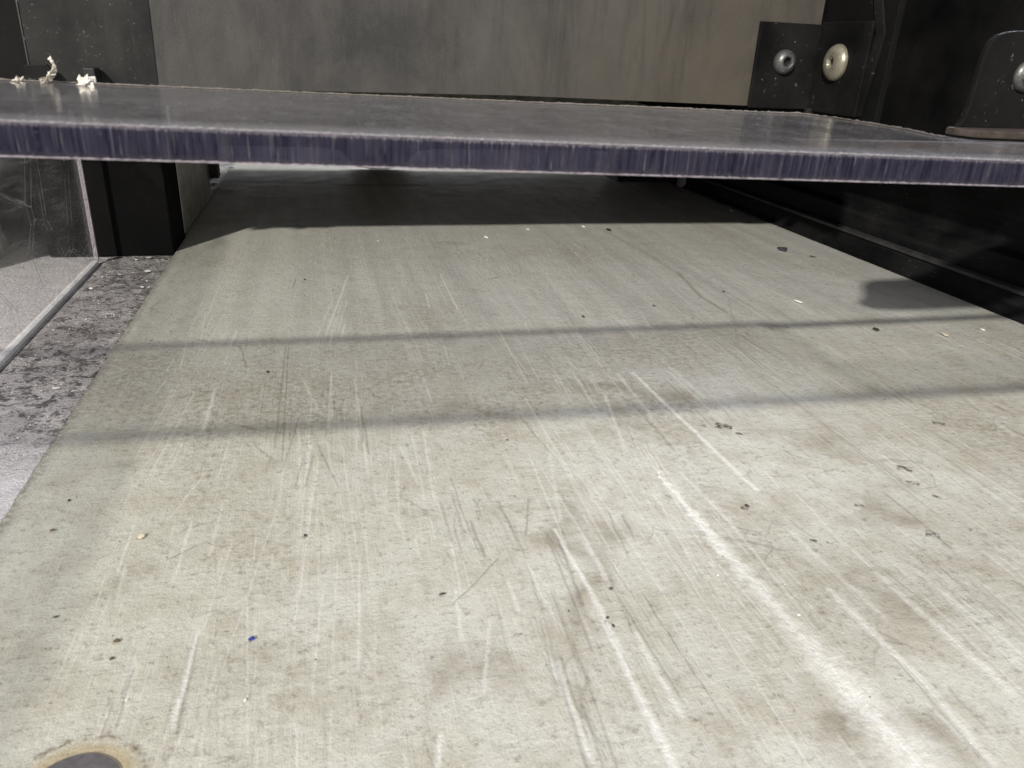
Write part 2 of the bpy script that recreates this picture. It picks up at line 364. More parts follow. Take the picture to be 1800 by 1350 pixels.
# belt
def make_belt():
    """the belt's top as a fine grid; wear marks are stored as masks and cut a little into the surface"""
    def g(px, py): p = onz(px, py); return (p[0], p[1])
    def pw(px, py, wpx):                       # half width in metres of a mark wpx wide in x there
        a, b = onz(px-wpx/2, py), onz(px+wpx/2, py); return abs(b[0]-a[0])/2
    nx = 1250
    xs = np.linspace(XL, XR, nx)
    ys = np.concatenate([np.linspace(-.10, .15, 20)[:-1], 1/np.linspace(1/.15, 1/1.45, 950), np.linspace(1.45, 1.90, 8)[1:]])
    ny = len(ys); A = np.zeros((4, ny, nx), np.float32)
    gn = [rs.rand(400, 400).astype(np.float32) for _ in range(2)]
    def nz(X, Y, sc, k=0):
        u = (X*sc) % 399; v = (Y*sc) % 399; i = u.astype(int); j = v.astype(int); fu = u-i; fv = v-j; G = gn[k]
        fu = fu*fu*(3-2*fu); fv = fv*fv*(3-2*fv)
        return (G[j, i]*(1-fu)+G[j, (i+1) % 400]*fu)*(1-fv)+(G[(j+1) % 400, i]*(1-fu)+G[(j+1) % 400, (i+1) % 400]*fu)*fv
    def stroke(ch, a, b, w0, w1, amt, power=.7, ends=True, warp=.00045, wsc=160.):
        W = max(w0, w1)*1.05+warp*2
        if ch == 3: warp, wsc = .016, 40.; W = max(w0, w1)+.02
        x0, x1 = min(a[0], b[0])-W, max(a[0], b[0])+W; y0, y1 = min(a[1], b[1])-W, max(a[1], b[1])+W
        i0, i1 = np.searchsorted(xs, x0), np.searchsorted(xs, x1); j0, j1 = np.searchsorted(ys, y0), np.searchsorted(ys, y1)
        if i1 <= i0 or j1 <= j0: return
        X, Y = np.meshgrid(xs[i0:i1], ys[j0:j1])
        Xw = X+warp*(nz(X+5, Y+5, wsc)-.5)*2; Yw = Y+warp*(nz(X+9, Y+2, wsc, 1)-.5)*2
        dx, dy = b[0]-a[0], b[1]-a[1]; L2 = dx*dx+dy*dy
        t = np.clip(((Xw-a[0])*dx+(Yw-a[1])*dy)/L2, 0, 1)
        d = np.hypot(Xw-a[0]-t*dx, Yw-a[1]-t*dy); w = w0+(w1-w0)*t
        m = np.clip(1-d/w, 0, 1)**power*amt
        if ends: m = m*(.15+.85*np.clip(t*(1-t)*14, 0, 1))
        V = A[ch, j0:j1, i0:i1]; np.maximum(V, m, out=V)
    def poly(ch, pts, w0, w1, amt):
        k = len(pts)-1
        for i in range(k):
            a, b = pts[i], pts[i+1]; wa = w0+(w1-w0)*i/k; wb = w0+(w1-w0)*(i+1)/k
            W2 = pw(*b, wb); big = W2 > .0035
            stroke(ch, g(*a), g(*b), pw(*a, wa), W2, amt, 1.1 if big else .7, k == 1, .0016 if big else .00045, 420. if big else 160.)
    # light gouges and scuffs, as measured
    poly(0, [(1150, 822), (1290, 990)], 10, 46, 1.35)
    poly(0, [(1255, 945), (1450, 1165), (1640, 1370)], 36, 170, .95)
    poly(0, [(1112, 655), (1215, 752), (1330, 862)], 9, 14, .75)
    poly(0, [(1085, 655), (1150, 735)], 8, 12, .4)
    poly(0, [(975, 930), (1022, 1010), (1062, 1085)], 9, 15, .85)
    poly(0, [(1052, 1065), (1095, 1160), (1190, 1360)], 18, 26, .9)
    poly(0, [(1030, 952), (1068, 1022)], 12, 16, .65)
    poly(0, [(968, 1150), (1042, 1345)], 18, 24, .75)
    poly(0, [(1112, 1105), (1205, 1270)], 13, 18, .6)
    poly(0, [(1062, 690), (1102, 800)], 9, 10, .45)
    poly(0, [(960, 770), (988, 925)], 10, 10, .35)
    poly(0, [(1456, 1036), (1640, 1215), (1760, 1360)], 20, 34, .6)
    poly(0, [(1540, 1005), (1800, 1235)], 18, 34, .6)
    poly(0, [(1590, 990), (1810, 1160)], 18, 24, .4)
    poly(0, [(1385, 930), (1560, 1090)], 14, 18, .4)
    poly(0, [(1170, 640), (1240, 700)], 8, 8, .4)
    poly(0, [(378, 680), (356, 760)], 9, 12, .6)
    poly(0, [(545, 780), (538, 838)], 9, 11, .5)
    poly(0, [(348, 1105), (300, 1290)], 10, 20, .75)
    poly(0, [(240, 1160), (205, 1290)], 12, 14, .35)
    poly(0, [(775, 1290), (768, 1350)], 14, 16, .7)
    poly(0, [(560, 720), (530, 665)], 7, 8, .35)
    poly(0, [(862, 1080), (850, 1230)], 10, 12, .4)
    poly(0, [(800, 1030), (812, 1130)], 9, 12, .45)
    poly(0, [(700, 780), (735, 850)], 8, 10, .35)
    poly(0, [(1700, 700), (1790, 770)], 12, 14, .35)
    poly(0, [(1580, 760), (1800, 905)], 14, 20, .3)
    # dark lines and creases
    poly(1, [(1192, 478), (1232, 520), (1278, 548)], 9, 9, .5)
    poly(1, [(1052, 400), (1130, 440), (1195, 482)], 12, 12, .22)
    poly(1, [(310, 1290), (352, 1110)], 8, 9, .45)
    poly(1, [(205, 1280), (235, 1170)], 9, 9, .4)
    poly(1, [(1105, 700), (1190, 795)], 10, 10, .4)
    poly(1, [(290, 985), (350, 955)], 5, 5, .45)
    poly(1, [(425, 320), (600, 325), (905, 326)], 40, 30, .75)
    poly(1, [(1300, 610), (1280, 520)], 6, 6, .25)
    poly(1, [(380, 960), (385, 1350)], 5, 5, .2)
    poly(1, [(1640, 760), (1800, 850)], 10, 10, .25)
    # soiled blotches with ragged edges
    for (px, py, w, a) in [(1272, 745, 52, .85), (1300, 760, 26, .7), (1235, 745, 26, .5), (1590, 820, 46, .75), (1650, 740, 42, .6),
                           (1605, 845, 40, .6), (1640, 935, 46, .6), (1310, 890, 26, .7), (1430, 948, 26, .7), (1460, 952, 20, .7),
                           (1648, 870, 30, .65), (1240, 850, 34, .35), (1330, 935, 30, .45), (1510, 885, 30, .5), (440, 780, 20, .6),
                           (1070, 1090, 26, .5), (965, 1168, 22, .6), (1370, 1220, 40, .4), (1720, 930, 60, .35), (1420, 1180, 30, .4),
                           (1180, 1000, 34, .3), (200, 1210, 30, .3), (1675, 1290, 60, .45), (900, 870, 30, .3)]:
        stroke(2, g(px-w*.3, py), g(px+w*.3, py+w*.12), pw(px, py, w)*.8, pw(px, py, w)*.65, a, 1.2)
    # broad stains
    for (a, b, w0, w1, k) in [((1010, 690), (1190, 690), 110, 90, .55), ((1040, 740), (1150, 745), 90, 60, .40),
                              ((700, 1180), (880, 1100), 230, 220, .42), ((1480, 870), (1600, 900), 280, 250, .38),
                              ((990, 1100), (1030, 900), 120, 110, .40), ((1500, 1260), (1750, 1330), 180, 130, .45),
                              ((120, 1080), (330, 990), 190, 200, .34), ((640, 720), (900, 725), 130, 130, .28),
                              ((250, 1190), (480, 1210), 170, 150, .30), ((60, 1000), (40, 1250), 110, 120, .25),
                              ((1530, 1010), (1600, 1100), 200, 190, .30), ((1280, 760), (1560, 780), 120, 100, .2)]:
        stroke(3, g(*a), g(*b), pw(*a, w0), pw(*b, w1), k, 1.2)

    # countless fine scratches, nearly all along the running direction
    for i in range(900):
        y = .14+.75*rs.rand()**1.4; x = XL+.73*rs.rand(); L = .004+.05*rs.rand()**3; an = rs.normal(0, .10)+(1.2*rs.randn() if rs.rand() < .12 else 0)
        clus = nz(np.array([x+1]), np.array([y+1]), 14.)[0]
        if clus < .45: continue
        w = .00035+.0005*rs.rand()
        stroke(0 if rs.rand() < .6 else 1, (x, y), (x+L*math.sin(an), y+L*math.cos(an)), w, w*1.3, .15+.40*rs.rand()**2, .7, True, .0006)
    # bundles of straight parallel scuffs, as a dragged load leaves them
    for i in range(150):
        y = .13+.50*rs.rand()**1.3; x = XL+.05+.62*rs.rand(); an = rs.normal(.02, .05); ch = 0 if rs.rand() < .80 else 1
        L0 = .03+.13*rs.rand()**2
        for k in range(rs.randint(3, 10)):
            xx = x+rs.normal(0, .006); yy = y+rs.normal(0, .02); L = L0*(.4+rs.rand()); w = .0003+.0009*rs.rand()**2; a2 = an+rs.normal(0, .012)
            stroke(ch, (xx, yy), (xx+L*math.sin(a2), yy+L*math.cos(a2)), w, w, .12+.38*rs.rand()**1.6, .8, True, .0002)
    for i in range(420):
        y = .14+.8*rs.rand()**1.3; x = XL+.73*rs.rand()
        if nz(np.array([x+3]), np.array([y+4]), 11.)[0] < .5: continue
        w = .0006+.0012*rs.rand()**3
        stroke(2, (x, y), (x+w*rs.randn(), y+w), w, w, .25+.6*rs.rand(), 1.)
    Z = -.00020*A[0]-.00012*A[1]-.00012*A[2]
    X, Y = np.meshgrid(xs, ys)
    Z = Z+.00022*(nz(X+1, Y+1, 30)-.5)+.00010*(nz(X, Y, 110, 1)-.5)-.0003
    Z[:, 0] = Z[:, -1] = -.006; Z[0] = Z[-1] = -.006       # the outer ring of the grid folds down as the belt's edge
    X[:, 0] = X[:, 1]; X[:, -1] = X[:, -2]
    v = np.stack([X, Y, Z], -1).reshape(-1, 3).astype(np.float32)
    idx = np.arange(ny*nx).reshape(ny, nx)
    q = np.stack([idx[:-1, :-1], idx[:-1, 1:], idx[1:, 1:], idx[1:, :-1]], -1).reshape(-1, 4).astype(np.int32)
    me = bpy.data.meshes.new('worn_belt'); me.vertices.add(len(v)); me.vertices.foreach_set('co', v.ravel())
    me.loops.add(q.size); me.loops.foreach_set('vertex_index', q.ravel())
    me.polygons.add(len(q)); me.polygons.foreach_set('loop_start', np.arange(0, q.size, 4, dtype=np.int32))
    me.polygons.foreach_set('use_smooth', np.ones(len(q), bool)); me.update(calc_edges=True)
    at = me.attributes.new('marks', 'FLOAT_COLOR', 'POINT')
    at.data.foreach_set('color', np.moveaxis(A, 0, -1).reshape(-1).astype(np.float32))
    me.materials.append(M_BELT); o = bpy.data.objects.new('worn_belt', me); COL.objects.link(o); return o
belt = make_belt()
tag(belt, 'wide scratched off-white belt running away under the clear guard sheet', 'belt')
hc = onz(124, 1392)
def disc(name, c, r, z0, z1, material, segs=48, wob=0.):
    pts = [(c[0]+r*(1+wob*noise.noise((math.cos(t)*2, math.sin(t)*2, 5)))*math.cos(t), c[1]+r*(1+wob*noise.noise((math.cos(t)*2, math.sin(t)*2, 5)))*math.sin(t))
           for t in [2*math.pi*i/segs for i in range(segs)]]
    return prism(name, pts, 'z', z0, z1, material, bevel=.0002)
plug = disc('hole_plug', hc, .0128, -.004, .0005, M_PLUG, wob=.05); plug.parent = belt
plug['label'] = 'dark grey round plug set in the near left corner of the belt'

# machine bed to the left of the belt: a lumpy, displaced sheet
def bed():
    nx, ny = 150, 420
    xs = np.linspace(-.75, XL-.0005, nx); xs = -.1460-(.6)*((np.linspace(1, 0, nx))**1.8); ys = np.linspace(.05, 1.9, ny)
    v = []; f = []
    for j, y in enumerate(ys):
        for i, x in enumerate(xs):
            z = -.0042
            n1 = noise.fractal((x*60, y*60, 0), .8, 2.1, 5); n2 = noise.noise((x*240, y*240, 4))
            inten = 1 if x > -.215 else .35
            z += inten*(.0016*max(0, n1+.15)+.0006*n2)
            if -.2165 < x < -.2055: z = -.0046
            if x > XL-.0022: z = -.0052
            v.append((x, y, min(z, -.0008)))
    for j in range(ny-1):
        for i in range(nx-1):
            a = j*nx+i; f.append((a, a+1, a+nx+1, a+nx))
    o = link_mesh('machine_bed', v, f, M_BED, smooth=True)
    return tag(o, 'grimy pinkish-grey machine bed left of the belt, lumpy with ground-in dirt', 'machine bed', None, 'structure')
bed()
box('ground', -6, 6, -8, 6, -.9, -.88, plain('shop_floor', (.10, .10, .10), .8, 0, .3, 5), None, 0)
tag(bpy.data.objects['ground'], 'dark workshop ground below the machine', None, None, 'structure'); 

# guard sheet -------------------------------------------------------
pa, pb = ony(0, 212, YF), ony(1800, 283, YF)
mz = (pb[2]-pa[2])/(pb[0]-pa[0]); z0s = pa[2]-mz*pa[0]; TH = .0060
YBK = .300                                                    # back edge of the sheet, parallel to the front one
qa, qb = ony(0, 141, YBK), ony(1340, 198, YBK); mb = (qb[2]-qa[2])/(qb[0]-qa[0]); zb0 = qa[2]-mb*qa[0]
def zt(x, y=YF):                                              # the sheet is slightly twisted: its two long edges are not quite level
    t = (y-YF)/(YBK-YF); return (z0s+mz*x)*(1-t)+(zb0+mb*x)*t
def top(px, py, dz=0.):
    r = ray(px, py); z = .181
    for _ in range(30): p = C0+r*((z-H)/r[2]); z = .5*z+.5*(zt(p[0], p[1])+dz)
    return p
back = [top(*p) for p in [(1400, 200), (1450, 205.5), (1500, 213), (1580, 226), (1660, 243)]]
backx = [(-.50, YBK)]+[(x, YBK) for x in np.linspace(-.16, qb[0], 14)]+[(p[0], p[1]) for p in back]
backx += [(.28, backx[-1][1]-.004), (.60, backx[-1][1]-.006)]
sl_ = 0.
sheet_root = thing('guard_sheet', 'clear dusty plastic guard sheet lying across above the belt, with a purple sawn front edge', 'guard sheet', (0, YF, 0))
def sheet_mesh():
    fr = [(x, YF+.0006) for x, _ in backx]; n = len(backx); v = []; f = []
    for (x, y) in fr: v.append((x, y, zt(x)))
    for (x, y) in backx: v.append((x, y, zt(x, y)))
    for (x, y) in fr: v.append((x, y, zt(x)-TH))
    for (x, y) in backx: v.append((x, y, zt(x, y)-TH))
    for i in range(n-1):
        f += [(i, i+1, n+i+1, n+i), (2*n+i, 3*n+i, 3*n+i+1, 2*n+i+1), (n+i, n+i+1, 3*n+i+1, 3*n+i)]
    f += [(0, n, 3*n, 2*n), (n-1, 3*n-1, 4*n-1, 2*n-1)]
    return adopt(link_mesh('sheet', v, f, M_SHEET), sheet_root)
sheet_mesh()
# front sawn edge: thin skin, finely chattered by the saw, with its local z=0 at the top for the material
def edge_mesh():
    n = 900; v = []; f = []; rows = 7
    rot = math.atan(mz)
    for i in range(n+1):
        x = -.30+.90*i/n
        for k in range(rows):
            t = k/(rows-1); y = -.0001*noise.noise((x*900, t*2, 0)) - .00012*noise.noise((x*220, t, 3))
            rim = .00025*noise.noise((x*700, 9, t*4)) if k in (0, rows-1) else 0
            v.append((x, y-.0001*(0 if 0 < k < rows-1 else -2), -TH*t+rim))
    for i in range(n):
        for k in range(rows-1):
            a = i*rows+k; f.append((a, a+1, a+rows+1, a+rows))
    o = link_mesh('sawn_edge', v, f, M_EDGE, smooth=True)
    o.rotation_euler = (0, -rot, 0); o.location = (0, YF-.0002, z0s); 
    bpy.context.view_layer.update(); mw = o.matrix_world.copy(); o.parent = sheet_root; o.matrix_parent_inverse = Matrix.Translation(sheet_root.location).inverted()
    o['label'] = 'purple sawn edge with upright saw marks'
edge_mesh()
def ragged_ribbon(name, pts, w, h, material, root, amp=.5, freq=500, step=.0009):
    """low ragged burr along a polyline: a real raised ridge"""
    P = []
    for a, b in zip(pts[:-1], pts[1:]):
        L = math.dist(a, b); k = max(1, int(L/step))
        for i in range(k): P.append(tuple(a[j]+(b[j]-a[j])*i/k for j in range(3)))
    P.append(pts[-1]); v = []; f = []
    for i, p in enumerate(P):
        s = 1+amp*noise.noise((p[0]*freq, p[1]*freq, 1))*1.6
        s2 = 1+amp*noise.noise((p[0]*freq*1.7, p[1]*freq, 7))*1.6
        ww = max(.15, s)*w; hh = max(.1, s2)*h
        v += [(p[0], p[1]-ww*.45, p[2]), (p[0], p[1]-ww*.1, p[2]+hh), (p[0], p[1]+ww*.6, p[2]+hh*.1)]
    for i in range(len(P)-1):
        a = 3*i; f += [(a, a+3, a+4, a+1), (a+1, a+4, a+5, a+2), (a, a+2, a+5, a+3)]
    return adopt(link_mesh(name, v, f, material, smooth=True), root)
ragged_ribbon('front_burr', [(x, YF+.0003, zt(x)-.00015) for x in np.linspace(-.28, .50, 30)], .0011, .00035, M_RIM, sheet_root, .55, 700, .0005)
ragged_ribbon('back_burr', [(x, y-.0006, zt(x, y)+.0001) for x, y in backx[1:-2]], .0011, .0005, M_TANRIM, sheet_root, .5, 400)
ragged_ribbon('lower_burr', [(x, YF+.0001, zt(x)-TH-.0002) for x in np.linspace(-.28, .50, 30)], .0007, .0003, M_EDGEDULL, sheet_root, .6, 700, .0006)

def back_edge():
    v = []; f = []; pts = backx[:15]
    pts.append((.200, pts[-1][1]-.0005))
    for (x, y) in pts: v += [(x, y+.0004, zt(x, y)), (x, y+.0004, zt(x, y)-TH), (x, y+.0012, zt(x, y)-TH), (x, y+.0012, zt(x, y))]
    for i in range(len(pts)-1):
        for k in range(4): f.append((4*i+k, 4*i+(k+1) % 4, 4*i+4+(k+1) % 4, 4*i+4+k))
    adopt(link_mesh('back_edge', v, f, M_SOCK), sheet_root)
back_edge()
# steel panel -------------------------------------------------------
c0, c1 = ony(1455, 0, YP), ony(1420, 190, YP)
XS = (c0[0]+c1[0])/2                                             # corner with the side plate
xl = ony(38, 60, YP)[0]
zb = ony(900, 168, YP)[2]; zbl = ony(50, 150, YP)[2]; zbr = ony(1400, 190, YP)[2]
panel = prism('steel_panel', [(xl, zbl), (.17, zb), (XS-.002, zbr), (XS-.002, .44), (xl, .44)], 'y', YP, YP+.004, M_STEEL, bevel=.0005)
tag(panel, 'upright stained grey steel panel behind the guard sheet', 'panel')
lip = ragged_ribbon('side_flange', [(xl+.0015, YP-.0005, zbl), (xl+.0015, YP-.0005, .44)], .002, .001, M_EDGEDULL, panel, .3, 300, .004)
lip.matrix_parent_inverse = Matrix.Identity(4)
# small dark tab hanging at the panel's left foot
tb = [ony(*p, YP-.012) for p in [(40, 114), (82, 113), (92, 124), (84, 152), (46, 152)]]
tab = prism('metal_tab', [(p[0], p[2]) for p in tb], 'y', YP-.012, YP-.009, M_BRKT, bevel=.0005)
tag(tab, 'small dark metal tab at the foot of the panel behind the white shavings', 'tab')
sl = ony(165, 118, YP-.003); slb = ony(170, 140, YP-.003)
box('bolt_stub', sl[0]-.004, sl[0]+.004, YP-.02, YP-.003, slb[2], sl[2], M_SOCK, None, .001)
tag(bpy.data.objects['bolt_stub'], 'small black stub low on the steel panel beside the curled shaving', 'stub')

# black side plate, right of the steel panel, coming towards the camera
side = box('side_plate', XS, XS+.006, .60, 1.30, .150, .60, M_PLATE, None, .0006)
tag(side, 'black flat side plate meeting the steel panel in a corner on the right', 'side plate')
# folded edge strip on the plate
es = [onx(*p, XS-.0015) for p in [(1548, -60), (1556, 60), (1512, 205), (1498, 205), (1541, 60), (1534, -60)]]
strip = prism('edge_strip', [(p[1], p[2]) for p in es], 'x', XS-.0025, XS-.0003, M_BRKT, bevel=.0003)
strip.parent = side; strip['label'] = 'raised upright strip on the side plate'
# dark backdrops
bw = box('housing_wall', -1.4, xl+.04, .706, .716, .163, .9, M_BLACK, None, 0)
tag(bw, 'black housing wall left of the steel panel', 'housing wall')
hr2 = box('housing_wall', XS+.0065, XS+.0995, .72, .73, .140, .6, M_BLACK, None, 0)  # added to block light leaking past the panel's right edge
tag(hr2, 'hidden black wall added to shut out light through the gap right behind the side plate', 'housing wall')
hr = box('housing_wall', XS+.10, 1.6, .46, 1.9, .12, .30, M_BLACK, None, 0)
tag(hr, 'black housing wall right of the bracket and the side plate', 'housing wall')

def dome_bolt(root, center, normal, r, h, material, hexr, tilt=0, smat=M_SOCK):
    """button-head bolt with a hexagon socket, on a plate with the given outward normal"""
    nz = Vector(normal).normalized(); q = nz.to_track_quat('Z', 'Y'); segs = 40; v = []; f = []
    prof = [(r, 0), (r, h*.18), (r*.96, h*.42), (r*.86, h*.68), (r*.72, h*.87), (r*.58, h*.97), (hexr*1.12, h)]
    rings = len(prof)
    for (rr, zz) in prof:
        for i in range(segs):
            t = 2*math.pi*i/segs; v.append((rr*math.cos(t), rr*math.sin(t), zz))
    def hexp(t, R_): 
        a = (t+tilt) % (math.pi/3)-math.pi/6; return R_*math.cos(math.pi/6)/math.cos(a)
    for zz, k in ((h*.96, 1.), (h*.25, .98)):
        for i in range(segs):
            t = 2*math.pi*i/segs; rr = hexp(t, hexr*k); v.append((rr*math.cos(t), rr*math.sin(t), zz))
    for k in range(rings+1):
        for i in range(segs):
            a = k*segs+i; b = k*segs+(i+1) % segs; f.append((a, b, b+segs, a+segs))
    head = link_mesh('bolt', v, f, material, smooth=True)
    head.rotation_euler = q.to_euler(); head.location = Vector(center)-root.location; head.parent = root
    sv = [(hexp(2*math.pi*i/segs, hexr*1.0)*math.cos(2*math.pi*i/segs), hexp(2*math.pi*i/segs, hexr)*math.sin(2*math.pi*i/segs), h*.3) for i in range(segs)]
    s = link_mesh('hex_socket', sv, [tuple(range(segs))], smat); s.parent = head
    return head

# corner bracket
ybk = YP-.0035
bl = [ony(*p, ybk) for p in [(1338, 40), (1343, 192)]]
tl, bl_ = bl; TK = .0032
ctop = ony(1455, 41, ybk)[2]; cbot = ony(1425, 190, ybk)[2]
br_root = thing('corner_bracket', 'black L-shaped corner bracket with two button bolts, joining steel panel and side plate', 'bracket', (XS, YP, cbot))
zt0, zb0 = (tl[2]+ctop)/2, (cbot+bl_[2])/2
adopt(box('panel_leg', min(tl[0], bl_[0]), XS-.0005, YP-.0005-TK, YP-.0005, zb0, zt0, M_BRKT, None, .0009), br_root)
r2 = onx(1537, 34, XS-.004); r3 = onx(1503, 188, XS-.004)
adopt(box('side_leg', XS-.0038, XS-.0006, r2[1]*.5+r3[1]*.5, YP-.0045, zb0-.001, zt0+.002, M_BRKT, None, .0009), br_root)
b1 = ony(1378, 109, YP-.0037); b2 = onx(1471, 110, XS-.0038)
h1 = dome_bolt(br_root, (b1[0], YP-.0036, b1[2]), (0, -1, 0), .0108, .0075, M_ZINC2, .0048, .2); h1['label'] = 'dull grey button bolt on the panel leg'
h2 = dome_bolt(br_root, (XS-.0037, b2[1], b2[2]), (-1, 0, 0), .0155, .0075, M_ZINC, .0050, .5); h2['label'] = 'bright brassy button bolt on the side leg'
nb = ony(1432, 196, YP-.006)
lug = adopt(box('foot_lug', nb[0]-.012, nb[0]+.012, YP-.012, YP-.006, nb[2]-.012, nb[2]+.003, M_SOCK, None, .001), br_root)

# right bracket standing on a dusty foot, and flat bar
YB = .352
def rb(px, py): p = ony(px, py, YB); return (p[0], p[2])
arc = [(1737, 82), (1745, 70), (1757, 61), (1772, 56), (1792, 54), (1815, 55), (1838, 60), (1855, 70), (1866, 84)]
legp = [rb(*p) for p in [(1680, 226), (1693, 212), (1704, 185), (1716, 145), (1727, 106)]+[(1737, 82), (1745, 70), (1757, 61), (1772, 56), (1792, 54), (1840, 54), (2260, 54), (2330, 160), (2330, 248)]]
rbk = thing('angle_bracket', 'dusty grey rounded angle bracket with one bolt, cut by the right frame edge', 'bracket', (legp[0][0], YB, .165))
adopt(prism('upright_leg', legp, 'y', YB, YB+.0035, M_BRKT2, bevel=.0010), rbk)
zf = rb(1690, 224)[1]
fx0 = rb(1664, 240)[0]; 
foot = [(fx0, YB-.004), (fx0+.004, YB-.016), (fx0+.03, YB-.022), (fx0+.20, YB-.022), (fx0+.20, YB+.006), (fx0+.01, YB+.006), (fx0+.001, YB+.003)]
adopt(prism('foot', foot, 'z', zf-.0035, zf, M_RUST, bevel=.0008), rbk)
bc = ony(1800, 134, YB); hb = dome_bolt(rbk, (bc[0]+.001, YB-.0002, bc[2]), (0, -1, 0), .0078, .0035, M_ZINC2, .0046, .3)
yb_ = backx[14][1]
sup = prism('support_bar', [(.200, yb_+.004), (.66, yb_+.004+sl_*.46), (.66, yb_+.011+sl_*.46), (.200, yb_+.011)], 'z', .1655, .1695, M_RUST, bevel=.0006)
tag(sup, 'thin rusty flat bar under the right bracket foot, behind the guard sheet', 'bar')

# side rail along the right edge of the belt
rail = thing('side_rail', 'black rubbery side rail along the right edge of the belt', 'rail', (XR, .6, 0))
adopt(prism('rail_body', [(XR+.001, .0005), (XR+.006, .006), (XR+.010, .020), (XR+.020, .022), (XR+.022, .045), (XR+.036, .048), (XR+.040, .19), (XR+.08, .19), (XR+.08, -.006), (XR+.001, -.006)],
            'y', -.1, 1.365, M_RAIL, bevel=.0012), rail)
lipm = adopt(prism('wear_strip', [(XR+.0075, .0200), (XR+.0075, .0235), (XR+.013, .0248), (XR+.0145, .0225), (XR+.0145, .0206)], 'y', .45, 1.19, plain('worn_grey_rubber', (.026, .026, .027), .45, 0, .5, 60, .4), bevel=.0004), rail)
end = box('belt_stop', XR-.10, XR+.06, 1.24, 1.30, .0025, .07, M_SOCK, None, .001)
tag(end, 'black block at the far right end of the belt, under the guard sheet', 'block')
pe = box('end_peg', XR-.004, XR+.006, 1.20, 1.215, .001, .02, M_EDGEDULL, None, .001)
tag(pe, 'tiny pale peg at the far corner of belt and rail', 'peg')

# left: clear screen, post, wall, divider
scr = thing('clear_screen', 'scratched clear plastic screen standing on edge at the far left', 'screen', (-.2105, .5, 0))
adopt(box('pane', -.2125, -.2095, -.05, .785, -.0006, .136, M_SCREEN, None, 0), scr)
adopt(box('bottom_edge', -.2150, -.2096, -.05, .7855, -.0045, -.0007, M_PALE, None, .0005), scr)
adopt(box('far_edge', -.2127, -.2091, .7855, .7885, -.0016, .136, M_EDGEDULL, None, .0003), scr)
sb = ragged_ribbon('dark_strip', [(-.2068, y, -.0042) for y in np.linspace(.3, .78, 20)], .005, .0006, M_SOCK, scr, .5, 150, .002)  # raised dark strip along the foot of the screen
xp0 = onz(90, 452, -.004)[0]
post = box('black_post', xp0, XL-.001, .812, .89, -.003, .099, black_material('matt_black_rubber', .0015, .8, .06), None, .001)
tag(post, 'wide black post standing on the bed between clear screen and belt', 'post')
xw = onz(0, 460, -.004)[0]
wl = box('bed_wall', xw-.02, xw, .76, 1.6, -.003, .108, M_DARKWALL, None, .001)
tag(wl, 'sooty dark wall along the left of the bed, seen through the clear screen', 'wall')
dv = thing('divider_plate', 'thin olive-grey plate on edge beside the belt, behind the black post', 'plate', (-.147, 1., 0))
adopt(box('plate', -.1495, -.1468, .893, 1.14, .0005, .15, M_OLIVE, None, 0), dv)
adopt(box('front_edge', -.1497, -.1466, .8905, .8928, 0.0015, .15, M_PALE, None, .0002), dv)
b2x = box('rust_block', -.160, -.136, 1.142, 1.17, .02, .12, M_RUST, None, .001)
tag(b2x, 'small rusty brown block above the white crumbs at the far left of the belt', 'block')

# added housing behind the steel panel keeps light out, open only in a low slot
cov = box('shade_cover', -1.4, 1.6, YP+.006, 1.39, .44, .46, M_OLIVE, None, 0)  # unseen cover added to keep light off, olive-grey for some bounce
tag(cov, 'unseen olive-grey cover added to shield the far end of the belt from light', 'cover')
lw = box('housing_wall', -.36, -.34, .90, 1.90, -.003, .43, M_BLACK, None, 0)
tag(lw, 'black housing wall behind the post and the divider plate', 'housing wall')
# added rear bar; its gap and round lump shape the far light strip
zbar = .036
rp = [(-.34, .43), (-.34, zbar), (.0, zbar), (.035, zbar-.004), (.06, .006), (.085, .001), (.115, .001), (.14, .006), (.165, zbar-.004), (.20, zbar), (XR, zbar), (XR+.012, zbar), (XR+.012, -.003), (1.6, -.003), (1.6, .43)]
rear = prism('light_slot_bar', rp, 'y', 1.372, 1.380, M_OLIVE)
tag(rear, 'added olive-grey rear bar, shaped to leave a strip of light at the far end of the belt', 'bar')

# added dark plate: shade on the panel's left end put into colour
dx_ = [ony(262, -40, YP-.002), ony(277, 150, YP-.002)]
dp_ = prism('shade_plate', [(xl+.002, zbl-.001), (dx_[1][0], zbl-.002), (dx_[0][0], .44), (xl+.002, .44)], 'y', YP-.0009, YP-.0003, M_PANELSHADE)
tag(dp_, 'added dark plate standing for the shade on the left end of the grey steel panel', 'plate')

